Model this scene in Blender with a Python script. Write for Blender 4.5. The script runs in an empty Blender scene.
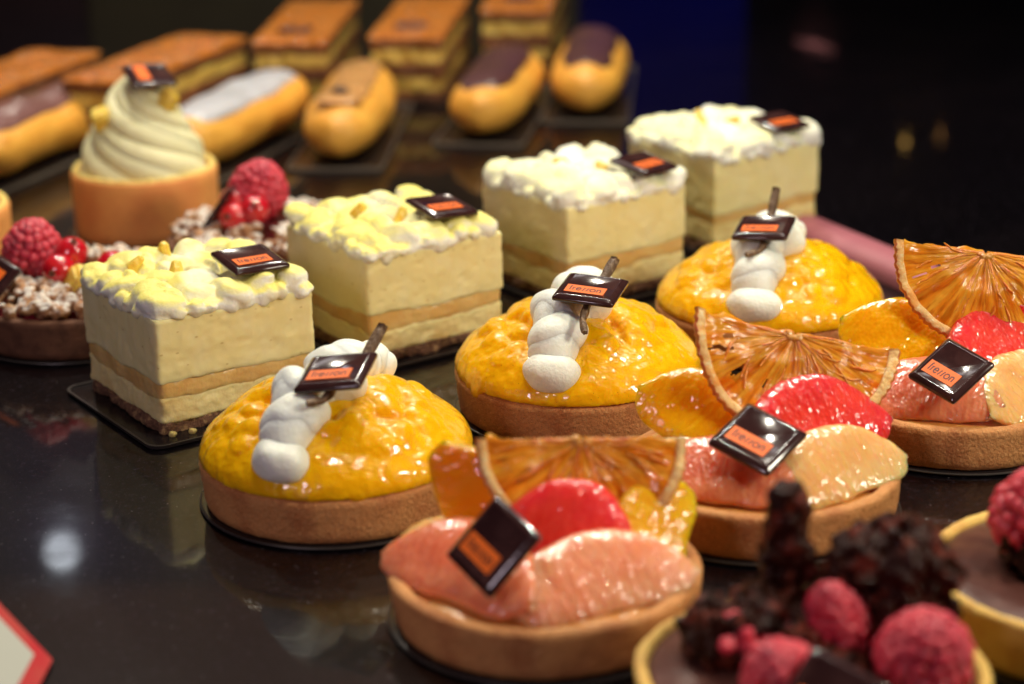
import bpy, bmesh, math, random
from math import sin, cos, pi, radians, sqrt, atan2, exp
from mathutils import Vector, Matrix, noise

# ---------------------------------------------------------------- basics
# shapes are written in centimetres and linked at real size in metres
U = 0.01
sc = bpy.context.scene
COL = sc.collection
V = Vector

def nz(p, s=1.0, seed=0.0):
    return noise.noise(V((p[0]*s+seed*13.7, p[1]*s-seed*7.1, p[2]*s+seed*3.3)))

def sstep(a, b, x):
    t = max(0.0, min(1.0, (x-a)/(b-a)))
    return t*t*(3-2*t)

# ---------------------------------------------------------------- materials
class NT:
    def __init__(s, name):
        s.m = bpy.data.materials.new(name); s.m.use_nodes = True
        s.t = s.m.node_tree; s.n = s.t.nodes; s.n.clear()
        s.out = s.n.new('ShaderNodeOutputMaterial')
        s.tc = s.n.new('ShaderNodeTexCoord')
        s.info = s.n.new('ShaderNodeObjectInfo')
    def new(s, k, **kw):
        n = s.n.new(k)
        for a, b in kw.items(): setattr(n, a, b)
        return n
    def link(s, a, b): s.t.links.new(a, b)
    def cm(s, stretch=(1, 1, 1), src='Object'):
        mp = s.new('ShaderNodeMapping')
        f = 100.0 if src == 'Object' else 1.0
        mp.inputs['Scale'].default_value = [f*k for k in stretch]
        s.link(s.tc.outputs[src], mp.inputs[0])
        return mp.outputs[0]
    def tex(s, kind, scale, stretch=(1, 1, 1), detail=3.0, src='Object'):
        if kind == 'voronoi' or kind == 'edge':
            n = s.new('ShaderNodeTexVoronoi')
            if kind == 'edge': n.feature = 'DISTANCE_TO_EDGE'
            out = n.outputs['Distance']
        else:
            n = s.new('ShaderNodeTexNoise'); n.inputs['Detail'].default_value = 0 if kind == 'smooth' else detail
            out = n.outputs[0]
        n.inputs['Scale'].default_value = scale
        s.link(s.cm(stretch, src), n.inputs['Vector'])
        return out
    def ramp(s, src, lo, hi):
        n = s.new('ShaderNodeMapRange'); n.interpolation_type = 'SMOOTHSTEP'
        n.inputs[1].default_value = lo; n.inputs[2].default_value = hi
        if lo > hi:
            n.inputs[1].default_value = hi; n.inputs[2].default_value = lo
            n.inputs[3].default_value = 1; n.inputs[4].default_value = 0
        s.link(src, n.inputs[0]); return n.outputs[0]
    def math(s, op, a, b):
        n = s.new('ShaderNodeMath', operation=op)
        for i, x in enumerate((a, b)):
            if isinstance(x, (int, float)): n.inputs[i].default_value = x
            else: s.link(x, n.inputs[i])
        return n.outputs[0]
    def mix(s, fac, a, b):
        n = s.new('ShaderNodeMix', data_type='RGBA')
        if isinstance(fac, (int, float)): n.inputs[0].default_value = fac
        else: s.link(fac, n.inputs[0])
        for i, x in ((6, a), (7, b)):
            if isinstance(x, tuple): n.inputs[i].default_value = (*x, 1)
            else: s.link(x, n.inputs[i])
        return n.outputs[2]

def mat(name, base, rough=0.5, var=(), bump=(), sss=0, rad=(1, .5, .25), scale=.3, coat=0, coatr=.08,
        spec=.5, trans=0, ior=1.45, metal=0, emit=None, es=0, dust=None, rvar=0, src='Object', raw=False):
    k = NT(name)
    b = k.new('ShaderNodeBsdfPrincipled')
    k.link(b.outputs[0], k.out.inputs[0])
    col = base
    for v in var:                       # (kind, scale, colour, lo, hi[, stretch[, strength]])
        st = v[5] if len(v) > 5 and v[5] else (1, 1, 1)
        f = k.ramp(k.tex(v[0], v[1], st, src=src), v[3], v[4])
        if len(v) > 6: f = k.math('MULTIPLY', f, v[6])
        col = k.mix(f, col, v[2])
    if dust:                            # powder that has settled on what faces up
        sx = k.new('ShaderNodeSeparateXYZ'); k.link(k.tc.outputs['Normal'], sx.inputs[0])
        f = k.ramp(sx.outputs[2], dust[1], dust[2])
        f = k.math('MULTIPLY', f, k.ramp(k.tex('noise', dust[3]), dust[4], dust[5]))
        col = k.mix(f, col, dust[0])
    if isinstance(col, tuple): b.inputs['Base Color'].default_value = (*col, 1)
    else: k.link(col, b.inputs['Base Color'])
    b.inputs['Roughness'].default_value = rough
    if rvar:
        f = k.tex('noise', 1.3)
        k.link(k.math('ADD', k.math('MULTIPLY', f, rvar), rough-rvar/2), b.inputs['Roughness'])
    b.inputs['Specular IOR Level'].default_value = spec
    b.inputs['IOR'].default_value = ior
    b.inputs['Metallic'].default_value = metal
    b.inputs['Subsurface Weight'].default_value = sss
    b.inputs['Subsurface Radius'].default_value = rad
    b.inputs['Subsurface Scale'].default_value = scale*U
    b.inputs['Coat Weight'].default_value = coat
    b.inputs['Coat Roughness'].default_value = coatr
    b.inputs['Transmission Weight'].default_value = trans
    if emit:
        b.inputs['Emission Color'].default_value = (*emit, 1); b.inputs['Emission Strength'].default_value = es
    prev = None
    for w in bump:                      # (kind, scale, height in cm[, stretch])
        bn = k.new('ShaderNodeBump'); bn.inputs['Strength'].default_value = 1
        bn.inputs['Distance'].default_value = w[2]*U
        k.link(k.tex(w[0], w[1], w[3] if len(w) > 3 else (1, 1, 1), src=src), bn.inputs['Height'])
        if prev: k.link(prev, bn.inputs['Normal'])
        prev = bn.outputs[0]
    if prev:
        k.link(prev, b.inputs['Normal'])
        k.link(prev, b.inputs['Coat Normal'])
    return (k, b) if raw else k.m

M = {}
def cook():
    M['crust'] = mat('baked_crust', (.69, .30, .10), .62,
        var=[('noise', 1.1, (.53, .19, .06), .42, .68), ('noise', 14, (.74, .38, .15), .5, .70, None, .8), ('noise', 30, (.22, .08, .03), .56, .72, None, .7)],
        bump=[('noise', 10, .06), ('noise', 32, .04), ('voronoi', 7, .02)], sss=.12, scale=.12, spec=.35)
    M['crust_dark'] = mat('dark_baked_crust', (.20, .085, .045), .6,
        var=[('noise', 1.5, (.11, .045, .025), .4, .7), ('noise', 20, (.30, .14, .07), .55, .75)],
        bump=[('noise', 16, .05), ('noise', 45, .02)], spec=.35)
    M['crust_yellow'] = mat('pale_baked_crust', (.86, .54, .13), .6,
        var=[('noise', 1.4, (.74, .40, .09), .45, .7), ('noise', 22, (.75, .52, .2), .5, .75)],
        bump=[('noise', 16, .04), ('noise', 45, .02)], sss=.15, scale=.12)
    M['cup'] = mat('sponge_cup', (.92, .38, .10), .65,
        var=[('noise', .8, (.84, .30, .08), .4, .7), ('noise', 18, (.70, .28, .09), .5, .75)],
        bump=[('noise', 20, .02)], sss=.2, scale=.15)
    M['cup_rim'] = mat('sponge_rim', (.80, .58, .16), .7, bump=[('noise', 12, .06)], sss=.3, scale=.2)
    M['mango'] = mat('glazed_mango', (.94, .46, .002), .3, spec=.2,
        var=[('noise', 1.2, (.94, .47, .003), .45, .66), ('noise', 2.0, (.91, .36, .002), .56, .76, None, .6), ('voronoi', 5.5, (.12, .05, .006), .09, .05, None, .8)],
        bump=[('smooth', 1.8, .04), ('smooth', 3.6, .05), ('smooth', 8, .012)], sss=.6, rad=(1, .5, .06), scale=.4, coat=.9, coatr=.025)
    M['ivory'] = mat('ivory_cream', (.90, .91, .80), .5, var=[('voronoi', 4.2, (.18, .12, .06), .06, .035, None, .8)],
        bump=[('noise', 2.2, .05), ('noise', 9, .014)], sss=.35, rad=(1, .75, .45), scale=.25, spec=.4)
    M['swirl'] = mat('whipped_cream', (.84, .77, .46), .5, bump=[('noise', 5, .03)], sss=.35, rad=(1, .8, .4), scale=.25)
    M['topping'] = mat('dusted_cream', (.90, .90, .82), .55, var=[('noise', .7, (.86, .82, .6), .4, .7)],
        bump=[('noise', 9, .02)], sss=.3, rad=(1, .8, .5), scale=.25, dust=((.88, .78, .20), .15, .85, .32, .20, .46))
    M['topping_pale'] = mat('lightly_dusted_cream', (.90, .90, .84), .55, var=[('noise', .7, (.88, .87, .74), .4, .7)],
        bump=[('noise', 9, .02)], sss=.3, rad=(1, .8, .5), scale=.25, dust=((.90, .86, .46), .15, .85, .35, .28, .56))
    M['mousse'] = mat('pale_mousse', (.88, .755, .36), .55,
        var=[('noise', .9, (.89, .785, .42), .4, .7), ('voronoi', 1.5, (.60, .44, .16), .12, .05, (1, 1, 1.9), .7)],
        bump=[('noise', 2, .008), ('noise', 14, .003), ('voronoi', 1.5, -.012)], sss=.4, rad=(1, .75, .35), scale=.35, spec=.4)
    M['mousse_low'] = mat('lower_mousse', (.86, .71, .32), .6,
        var=[('noise', 1.2, (.80, .58, .22), .45, .72)], bump=[('noise', 3, .03), ('noise', 12, .008)], sss=.4, rad=(1, .7, .3), scale=.3)
    M['jelly'] = mat('apricot_jelly', (.80, .53, .19), .35,
        var=[('noise', .8, (.74, .43, .13), .4, .7)], bump=[('noise', 4, .04)], sss=.5, rad=(1, .5, .15), scale=.3, coat=.3)
    M['biscuit'] = mat('crumb_biscuit', (.20, .095, .05), .8,
        var=[('noise', 5, (.42, .25, .11), .52, .68), ('noise', 9, (.08, .035, .02), .55, .7)], bump=[('noise', 7, .1), ('noise', 22, .05)])
    M['crumb'] = mat('yellow_crumb', (.75, .6, .2), .7, bump=[('noise', 9, .05)], sss=.2)
    M['candied'] = mat('candied_peel', (.84, .58, .10), .3, var=[('noise', 3, (.78, .45, .05), .45, .7)],
        bump=[('noise', 6, .05)], sss=.5, rad=(1, .7, .15), scale=.4)
    M['plaque'] = mat('dark_chocolate', (.035, .013, .013), .13, var=[('noise', 2.2, (.05, .02, .019), .45, .7)],
        bump=[('noise', 1.5, .008)], spec=.45, coat=.4, coatr=.04, rvar=.1)
    M['label'] = mat('orange_print', (.86, .16, .022), .42, bump=[('noise', 8, .004)], spec=.3)
    M['ink'] = mat('brown_print', (.10, .022, .012), .5)
    M['vanilla'] = mat('vanilla_pod', (.13, .07, .035), .5, var=[('noise', 6, (.26, .16, .085), .5, .7, (1, 1, .2))],
        bump=[('noise', 9, .07, (1, 1, .12))])
    def fruit(name, a, b_, c, sss=.9, rad=(1, .35, .12)):
        return mat(name, a, .2, var=[('noise', .7, b_, .4, .66), ('voronoi', 1.8, c, .15, .55, (3, .9, 2), .28), ('noise', 3.0, c, .5, .75, (2.4, .8, 1), .3)],
            bump=[('smooth', 3.2, .05, (2.2, .8, 1.6)), ('smooth', 7.5, .022, (1.3, 1, 1.3))], sss=sss, rad=rad, scale=.8, coat=.8, coatr=.02, trans=.12, spec=.12)
    M['peach'] = fruit('pink_grapefruit', (.92, .185, .085), (.92, .24, .11), (.92, .36, .2))
    M['red'] = fruit('ruby_grapefruit', (.86, .050, .034), (.80, .028, .045), (.88, .11, .07))
    M['pale'] = fruit('pale_pomelo', (.80, .45, .15), (.82, .55, .23), (.82, .33, .13))
    M['blush'] = fruit('blush_pomelo', (.86, .33, .17), (.86, .42, .22), (.86, .24, .12))
    M['orange'] = fruit('orange_flesh', (.94, .44, .004), (.95, .50, .010), (.93, .37, .004), rad=(1, .5, .05))
    M['filler'] = mat('glazed_filling', (.62, .26, .06), .3, var=[('noise', 1.2, (.70, .38, .1), .4, .7)], bump=[('noise', 3, .08)],
        sss=.4, rad=(1, .5, .15), coat=.8)
    M['rind'] = mat('dried_rind', (.80, .50, .19), .5, var=[('noise', 2.0, (.78, .36, .08), .48, .66), ('noise', 5, (.84, .68, .38), .5, .75)],
        bump=[('noise', 6, .06)], sss=.3, scale=.2, spec=.4)
    M['rind_skin'] = mat('dried_rind_skin', (.66, .20, .03), .45, var=[('noise', 3, (.55, .10, .03), .45, .7)], bump=[('voronoi', 5, .06)], coat=.3)
    M['membrane'] = mat('dried_membrane', (.78, .27, .03), .35, var=[('noise', 3, (.66, .16, .02), .45, .7)], bump=[('noise', 7, .05)], sss=.4, scale=.2, coat=.5)
    M['choc'] = mat('chocolate_ganache', (.085, .030, .024), .3, var=[('noise', 1.2, (.12, .045, .034), .4, .7)], bump=[('noise', 2, .03)], coat=.15, coatr=.1, spec=.2)
    M['cluster'] = mat('chocolate_crumble', (.028, .006, .003), .4, spec=.06, var=[('noise', 2.2, (.17, .03, .016), .5, .68), ('noise', 4, (.018, .005, .004), .5, .7)],
        bump=[('noise', 5, .10), ('noise', 14, .04)], coat=.22, coatr=.05)
    M['rasp'] = mat('raspberry_flesh', (.68, .045, .075), .42, var=[('noise', 1.2, (.55, .02, .055), .4, .7), ('noise', 8, (.78, .16, .17), .52, .75)],
        bump=[('noise', 12, .03)], sss=.6, rad=(1, .2, .2), scale=.4, coat=.12, coatr=.25)
    M['currant'] = mat('redcurrant_skin', (.55, .008, .02), .12, var=[('noise', 1.2, (.68, .03, .03), .45, .7)], sss=.5, rad=(1, .1, .1), scale=.3, coat=1)
    M['calyx'] = mat('dried_calyx', (.14, .07, .03), .7, bump=[('noise', 8, .04)])
    M['crumble'] = mat('sugared_crumble', (.46, .22, .10), .75, var=[('noise', 1.3, (.62, .32, .12), .45, .65), ('noise', 6, (.3, .12, .06), .55, .72)],
        bump=[('noise', 6, .1), ('noise', 16, .05)], dust=((.82, .76, .68), .1, .8, 2.2, .36, .56), sss=.1)
    M['jam'] = mat('berry_jam', (.22, .02, .03), .25, bump=[('noise', 3, .1)], coat=.6)
    M['bun'] = mat('choux_pastry', (.80, .37, .05), .45, var=[('noise', .5, (.80, .40, .06), .4, .68), ('noise', 1.6, (.62, .21, .02), .5, .75, None, .7)],
        bump=[('noise', 2.2, .06), ('noise', 9, .03)], sss=.2, scale=.25, coat=.15, coatr=.3)
    M['ice_white'] = mat('white_fondant', (.52, .51, .54), .35, bump=[('noise', 2, .02)], sss=.2, coat=.3)
    M['ice_brown'] = mat('mauve_fondant', (.19, .085, .075), .35, bump=[('noise', 2, .03)], coat=.4, coatr=.15)
    M['ice_dark'] = mat('chocolate_fondant', (.085, .033, .032), .35, bump=[('noise', 2, .03)], coat=.35, coatr=.2)
    M['ice_coffee'] = mat('coffee_fondant', (.58, .29, .10), .3, bump=[('noise', 2, .03)], coat=.5, coatr=.12, sss=.2)
    M['bean'] = mat('coffee_bean', (.05, .016, .012), .3, coat=.3)
    M['puff'] = mat('puff_pastry', (.30, .10, .025), .6, var=[('noise', 1.1, (.13, .04, .014), .4, .6, (.4, .4, 5)), ('noise', 3, (.46, .22, .06), .55, .75, (.3, .3, 6))],
        bump=[('noise', 3, .15, (.3, .3, 7)), ('noise', 12, .05)])
    M['caramel'] = mat('caramel_top', (.62, .19, .022), .16, var=[('noise', .7, (.60, .22, .045), .4, .68), ('noise', 2.6, (.33, .08, .02), .55, .75)],
        bump=[('smooth', 1.4, .25), ('smooth', 3.5, .2)], coat=.55, coatr=.05)
    M['custard'] = mat('custard', (.74, .52, .12), .5, var=[('noise', 1.5, (.62, .40, .08), .45, .7)], bump=[('noise', 3, .08)], sss=.3, scale=.3)
    M['board'] = mat('black_board', (.012, .010, .011), .22, spec=.5, bump=[('noise', 1.2, .004)])
    M['board_edge'] = mat('board_rim', (.05, .042, .038), .35, metal=.2)
    M['gold_edge'] = mat('pale_board_rim', (.22, .18, .14), .4, metal=.3)
    M['pink'] = mat('pink_plastic', (.40, .13, .16), .4, var=[('noise', .5, (.36, .11, .14), .4, .7)], bump=[('noise', 2, .01)])
    M['card_red'] = mat('red_card_print', (.52, .06, .055), .5, var=[('noise', .8, (.55, .03, .04), .4, .7)])
    M['card_white'] = mat('grey_white_card', (.50, .50, .45), .6, bump=[('noise', 6, .003)])
    M['wire'] = mat('card_stand', (.06, .05, .05), .4, metal=.6)

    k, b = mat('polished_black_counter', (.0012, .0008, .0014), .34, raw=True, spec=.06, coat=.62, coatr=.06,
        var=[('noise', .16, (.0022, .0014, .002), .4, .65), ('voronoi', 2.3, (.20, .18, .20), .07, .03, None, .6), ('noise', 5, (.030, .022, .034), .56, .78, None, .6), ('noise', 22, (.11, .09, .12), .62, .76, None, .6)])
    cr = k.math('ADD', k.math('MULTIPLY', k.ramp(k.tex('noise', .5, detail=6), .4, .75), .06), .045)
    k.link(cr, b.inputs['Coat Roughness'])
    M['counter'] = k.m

    # dried citrus pulp: thin, translucent, stringy along the radius, with real holes where it tore
    k = NT('dried_pulp')
    uv = lambda sx, sy: k.cm((sx, sy, 1), 'UV')
    def t(scale, sx, sy, detail=3):
        n = k.new('ShaderNodeTexNoise'); n.inputs['Scale'].default_value = scale; n.inputs['Detail'].default_value = detail
        k.link(uv(sx, sy), n.inputs['Vector']); return n.outputs[0]
    strands = t(1, 60, 5); blot = t(1, 9, 5); fine = t(1, 110, 14)
    col = k.mix(k.ramp(strands, .38, .66), (.94, .38, .02), (.97, .58, .06))
    col = k.mix(k.ramp(fine, .52, .72), col, (.70, .24, .015))
    col = k.mix(k.math('MULTIPLY', k.ramp(blot, .52, .70), .30), col, (.60, .28, .03))
    p = k.new('ShaderNodeBsdfPrincipled'); k.link(col, p.inputs['Base Color'])
    p.inputs['Roughness'].default_value = .22; p.inputs['Coat Weight'].default_value = .8; p.inputs['Coat Roughness'].default_value = .08
    tr = k.new('ShaderNodeBsdfTranslucent'); k.link(col, tr.inputs[0])
    bn = k.new('ShaderNodeBump'); bn.inputs['Distance'].default_value = .1*U
    k.link(k.math('ADD', strands, k.math('MULTIPLY', fine, .5)), bn.inputs['Height'])
    k.link(bn.outputs[0], p.inputs['Normal']); k.link(bn.outputs[0], p.inputs['Coat Normal'])
    m1 = k.new('ShaderNodeMixShader'); m1.inputs[0].default_value = .45
    k.link(p.outputs[0], m1.inputs[1]); k.link(tr.outputs[0], m1.inputs[2])
    tp = k.new('ShaderNodeBsdfTransparent'); tp.inputs[0].default_value = (.9, .55, .12, 1)
    m2 = k.new('ShaderNodeMixShader')
    k.link(k.math('MULTIPLY', k.ramp(t(1, 34, 5, 4), .48, .64), .6), m2.inputs[0])
    k.link(m1.outputs[0], m2.inputs[1]); k.link(tp.outputs[0], m2.inputs[2])
    k.link(m2.outputs[0], k.out.inputs[0])
    M['pulp'] = k.m
cook()

# ---------------------------------------------------------------- mesh helpers
def link_mesh(name, me, m, parent=None, loc=None, rot=None, sharp=None):
    me.transform(Matrix.Scale(U, 4))
    me.shade_smooth()
    if sharp: me.set_sharp_from_angle(angle=radians(sharp))
    for x in (m if isinstance(m, (list, tuple)) else [m]): me.materials.append(M[x])
    o = bpy.data.objects.new(name, me); COL.objects.link(o)
    if parent: o.parent = parent
    if loc is not None: o.location = V(loc)*U
    if rot is not None: o.rotation_euler = rot
    return o

def obj(name, bm, m, parent=None, loc=None, rot=None, sharp=40):
    me = bpy.data.meshes.new(name); bm.normal_update(); bm.to_mesh(me); bm.free()
    return link_mesh(name, me, m, parent, loc, rot, sharp)

def remesh(bm, voxel, smooth=3, factor=.5):
    me = bpy.data.meshes.new('tmp'); bm.to_mesh(me); bm.free()
    o = bpy.data.objects.new('tmp', me); COL.objects.link(o)
    r = o.modifiers.new('r', 'REMESH'); r.mode = 'VOXEL'; r.voxel_size = voxel
    if smooth:
        s = o.modifiers.new('s', 'SMOOTH'); s.iterations = smooth; s.factor = factor
    dg = bpy.context.evaluated_depsgraph_get(); dg.update()
    out = bpy.data.meshes.new_from_object(o.evaluated_get(dg))
    bpy.data.objects.remove(o); bpy.data.meshes.remove(me)
    b2 = bmesh.new(); b2.from_mesh(out); bpy.data.meshes.remove(out)
    return b2

def thing(name, label, cat, loc, rz=0.0, group=None):
    o = bpy.data.objects.new(name, None); COL.objects.link(o)
    o.location = V(loc)*U; o.rotation_euler = (0, 0, rz); o.empty_display_size = .01
    return tag(o, label, cat, group)

def tag(o, label=None, cat=None, group=None, kind=None):
    if label: o['label'] = label
    if cat: o['category'] = cat
    if group: o['group'] = group
    if kind: o['kind'] = kind
    return o

def add_mesh(bm, verts, faces, mi=0):
    vs = [bm.verts.new(v) for v in verts]
    for f in faces:
        try:
            fc = bm.faces.new([vs[i] for i in f]); fc.material_index = mi
        except ValueError: pass
    return vs

def grid_faces(nu, nv, close_u=False, close_v=False):
    F = []
    for i in range(nu if close_u else nu-1):
        for j in range(nv if close_v else nv-1):
            a, b = i, (i+1) % nu; c, d = j, (j+1) % nv
            F.append((a*nv+c, b*nv+c, b*nv+d, a*nv+d))
    return F

def lathe(bm, prof, n=96, wob=0, seed=0, mi=0):
    """profile of (r, z) pairs from centre-bottom round to centre-top"""
    vs = []
    for i in range(n):
        a = 2*pi*i/n
        for r, z in prof:
            k = 1+wob*nz((cos(a)*2, sin(a)*2, z*.8), 1.0, seed)
            vs.append((r*k*cos(a), r*k*sin(a), z+wob*.8*r*.3*nz((cos(a)*3, sin(a)*3, 5), 1.0, seed)))
    return add_mesh(bm, vs, grid_faces(n, len(prof), close_u=True), mi)

def ell(bm, c, r, rot=None, seg=16, rings=10, dis=0, ds=1.5, seed=0):
    """ellipsoid, optionally turned and lumpy"""
    R = rot if rot is not None else Matrix.Identity(3)
    vs = []
    rr = r if isinstance(r, (tuple, list)) else (r, r, r)
    for j in range(1, rings):
        t = pi*j/rings
        for i in range(seg):
            a = 2*pi*i/seg
            d = V((sin(t)*cos(a), sin(t)*sin(a), cos(t)))
            k = 1+(dis*nz(d+V(c), ds, seed) if dis else 0)
            vs.append(V(c)+R @ V((d.x*rr[0]*k, d.y*rr[1]*k, d.z*rr[2]*k)))
    n = len(vs)
    vs.append(V(c)+R @ V((0, 0, rr[2]))); vs.append(V(c)-R @ V((0, 0, rr[2])))
    F = []
    for j in range(rings-2):
        for i in range(seg):
            F.append((j*seg+i, (j+1)*seg+i, (j+1)*seg+(i+1) % seg, j*seg+(i+1) % seg))
    for i in range(seg):
        F.append((n, i, (i+1) % seg)); k = (rings-2)*seg
        F.append((n+1, k+(i+1) % seg, k+i))
    add_mesh(bm, vs, F)

def frame(d, up=V((0, 0, 1))):
    d = V(d).normalized(); x = up.cross(d)
    if x.length < 1e-4: x = V((1, 0, 0)).cross(d)
    x.normalize(); return x, d.cross(x).normalized(), d

def tube(bm, pts, rad, n=10, caps=True, rf=None):
    N = len(pts); vs = []
    pts = [V(p) for p in pts]
    for i, p in enumerate(pts):
        d = pts[min(i+1, N-1)]-pts[max(i-1, 0)]
        x, y, _ = frame(d)
        r = rad(i/(N-1)) if callable(rad) else rad
        for j in range(n):
            a = 2*pi*j/n; k = r*(rf(a, i/(N-1)) if rf else 1)
            vs.append(p+x*cos(a)*k+y*sin(a)*k)
    F = grid_faces(N, n, close_v=True)
    v = add_mesh(bm, vs, F)
    if caps:
        bm.faces.new(list(reversed(v[:n]))) ; bm.faces.new(v[-n:])

def block(bm, x0, x1, y0, y1, z0, z1, n=24, nzv=8, rr=.12, top=None, bot=None, dis=0, seed=0, pits=0):
    """box with rounded vertical edges and a rippled skin; top(x,y)/bot(x,y) give uneven faces"""
    ring = []
    def side(a, b, k):
        for i in range(k): ring.append(V(a)+(V(b)-V(a))*(i/k))
    cx, cy = (x0+x1)/2, (y0+y1)/2; hx, hy = (x1-x0)/2, (y1-y0)/2
    P = 4*n
    for i in range(P):
        s = i/P*4; q = int(s); t = (s-q)*2-1
        p = [(t, -1), (1, t), (-t, 1), (-1, -t)][q]
        px, py = p[0]*hx, p[1]*hy
        mx, my = max(0, abs(px)-(hx-rr)), max(0, abs(py)-(hy-rr))
        if mx > 0 and my > 0:
            l = sqrt(mx*mx+my*my); k = rr/l
            px = math.copysign(hx-rr+mx*k, px); py = math.copysign(hy-rr+my*k, py)
        ring.append((cx+px, cy+py))
    vs = []
    top = top or (lambda x, y: z1); bot = bot or (lambda x, y: z0)
    for j in range(nzv+1):
        for (x, y) in ring:
            zb, zt = bot(x, y), top(x, y); z = zb+(zt-zb)*j/nzv
            dx, dy = x-cx, y-cy; l = max(1e-6, sqrt(dx*dx+dy*dy))
            d = dis*(nz((x, y, z), 1.6, seed)+.6*nz((x, y, z), 4.5, seed+3))
            if pits: d -= pits*sstep(.42, .55, nz((x, y, z*2.4), 1.5, seed+8))+pits*.8*sstep(.46, .58, nz((x, y, z*2), 3.4, seed+5))+.004*nz((x*2.5, y*2.5, z*.25), 1.6, seed)
            if j in (0, nzv): d -= .04
            vs.append((x+dx/l*d, y+dy/l*d, z))
    F = [(j*P+i, j*P+(i+1) % P, (j+1)*P+(i+1) % P, (j+1)*P+i) for j in range(nzv) for i in range(P)]
    base = len(vs)
    # caps as shrinking rings
    for cap, f in ((0, bot), (1, top)):
        prev = [(nzv*P if cap else 0)+i for i in range(P)]
        for s in (.97, .85, .6, .3):
            cur = []
            for (x, y) in ring:
                X, Y = cx+(x-cx)*s, cy+(y-cy)*s
                cur.append(len(vs)); vs.append((X, Y, f(X, Y)))
            for i in range(P):
                q = (prev[i], prev[(i+1) % P], cur[(i+1) % P], cur[i])
                F.append(q if cap else tuple(reversed(q)))
            prev = cur
        F.append(tuple(prev) if cap else tuple(reversed(prev)))
    add_mesh(bm, vs, F)

# ---------------------------------------------------------------- chocolate plaque with orange label
def plaque_basis(p, ex, ey):
    ex = V(ex).normalized(); ey = V(ey); ey = (ey-ex*ey.dot(ex)).normalized(); ez = ex.cross(ey)
    m = Matrix((ex, ey, ez)).transposed().to_4x4(); m.translation = V(p)*U
    return m

GLYPHS = {   # strokes of the thin printed word, one unit = x-height
    'f': (.34, [[(.12, 0), (.12, 1.25), (.17, 1.42), (.34, 1.47)], [(0, 1.0), (.28, 1.0)]]),
    'r': (.34, [[(.06, 0), (.06, 1)], [(.06, .62), (.14, .88), (.32, 1.0)]]),
    'e': (.80, [[(.05, .52), (.72, .52), (.68, .80), (.52, .98), (.32, 1.0), (.12, .85), (.03, .5), (.12, .15), (.34, 0), (.55, .04), (.68, .2)]]),
    's': (.40, [[(.40, 1.02), (.30, .98), (.24, .82), (.16, .2), (.10, .04), (0, 0)]]),
    'o': (.92, [[(.44+.42*sin(2*pi*i/14), .5+.5*cos(2*pi*i/14)) for i in range(15)]]),
    'n': (.66, [[(.05, 0), (.05, 1)], [(.05, .7), (.16, .93), (.34, 1.0), (.50, .92), (.58, .7), (.58, 0)]]),
}
def stroke(bm, pts, w, z, h):
    P = [V((x, y, 0)) for x, y in pts]; N = len(P); L = []; Rr = []
    for i in range(N):
        a = (P[i]-P[i-1]).normalized() if i else (P[1]-P[0]).normalized()
        b = (P[i+1]-P[i]).normalized() if i < N-1 else a
        t = (a+b)
        t = t.normalized() if t.length > 1e-6 else a
        n = V((-t.y, t.x, 0)); k = w/2/max(.4, n.dot(V((-a.y, a.x, 0))))
        L.append(P[i]+n*k); Rr.append(P[i]-n*k)
    vs = []
    for i in range(N):
        for q in (L[i], Rr[i]):
            vs.append((q.x, q.y, z)); vs.append((q.x, q.y, z+h))
    F = []
    for i in range(N-1):
        a, b = 4*i, 4*i+4
        F += [(a+1, b+1, b+3, a+3), (a, a+2, b+2, b), (a, b, b+1, a+1), (a+2, a+3, b+3, b+2)]
    F += [(0, 1, 3, 2), (4*N-4, 4*N-2, 4*N-1, 4*N-3)]
    add_mesh(bm, vs, F)

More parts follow.
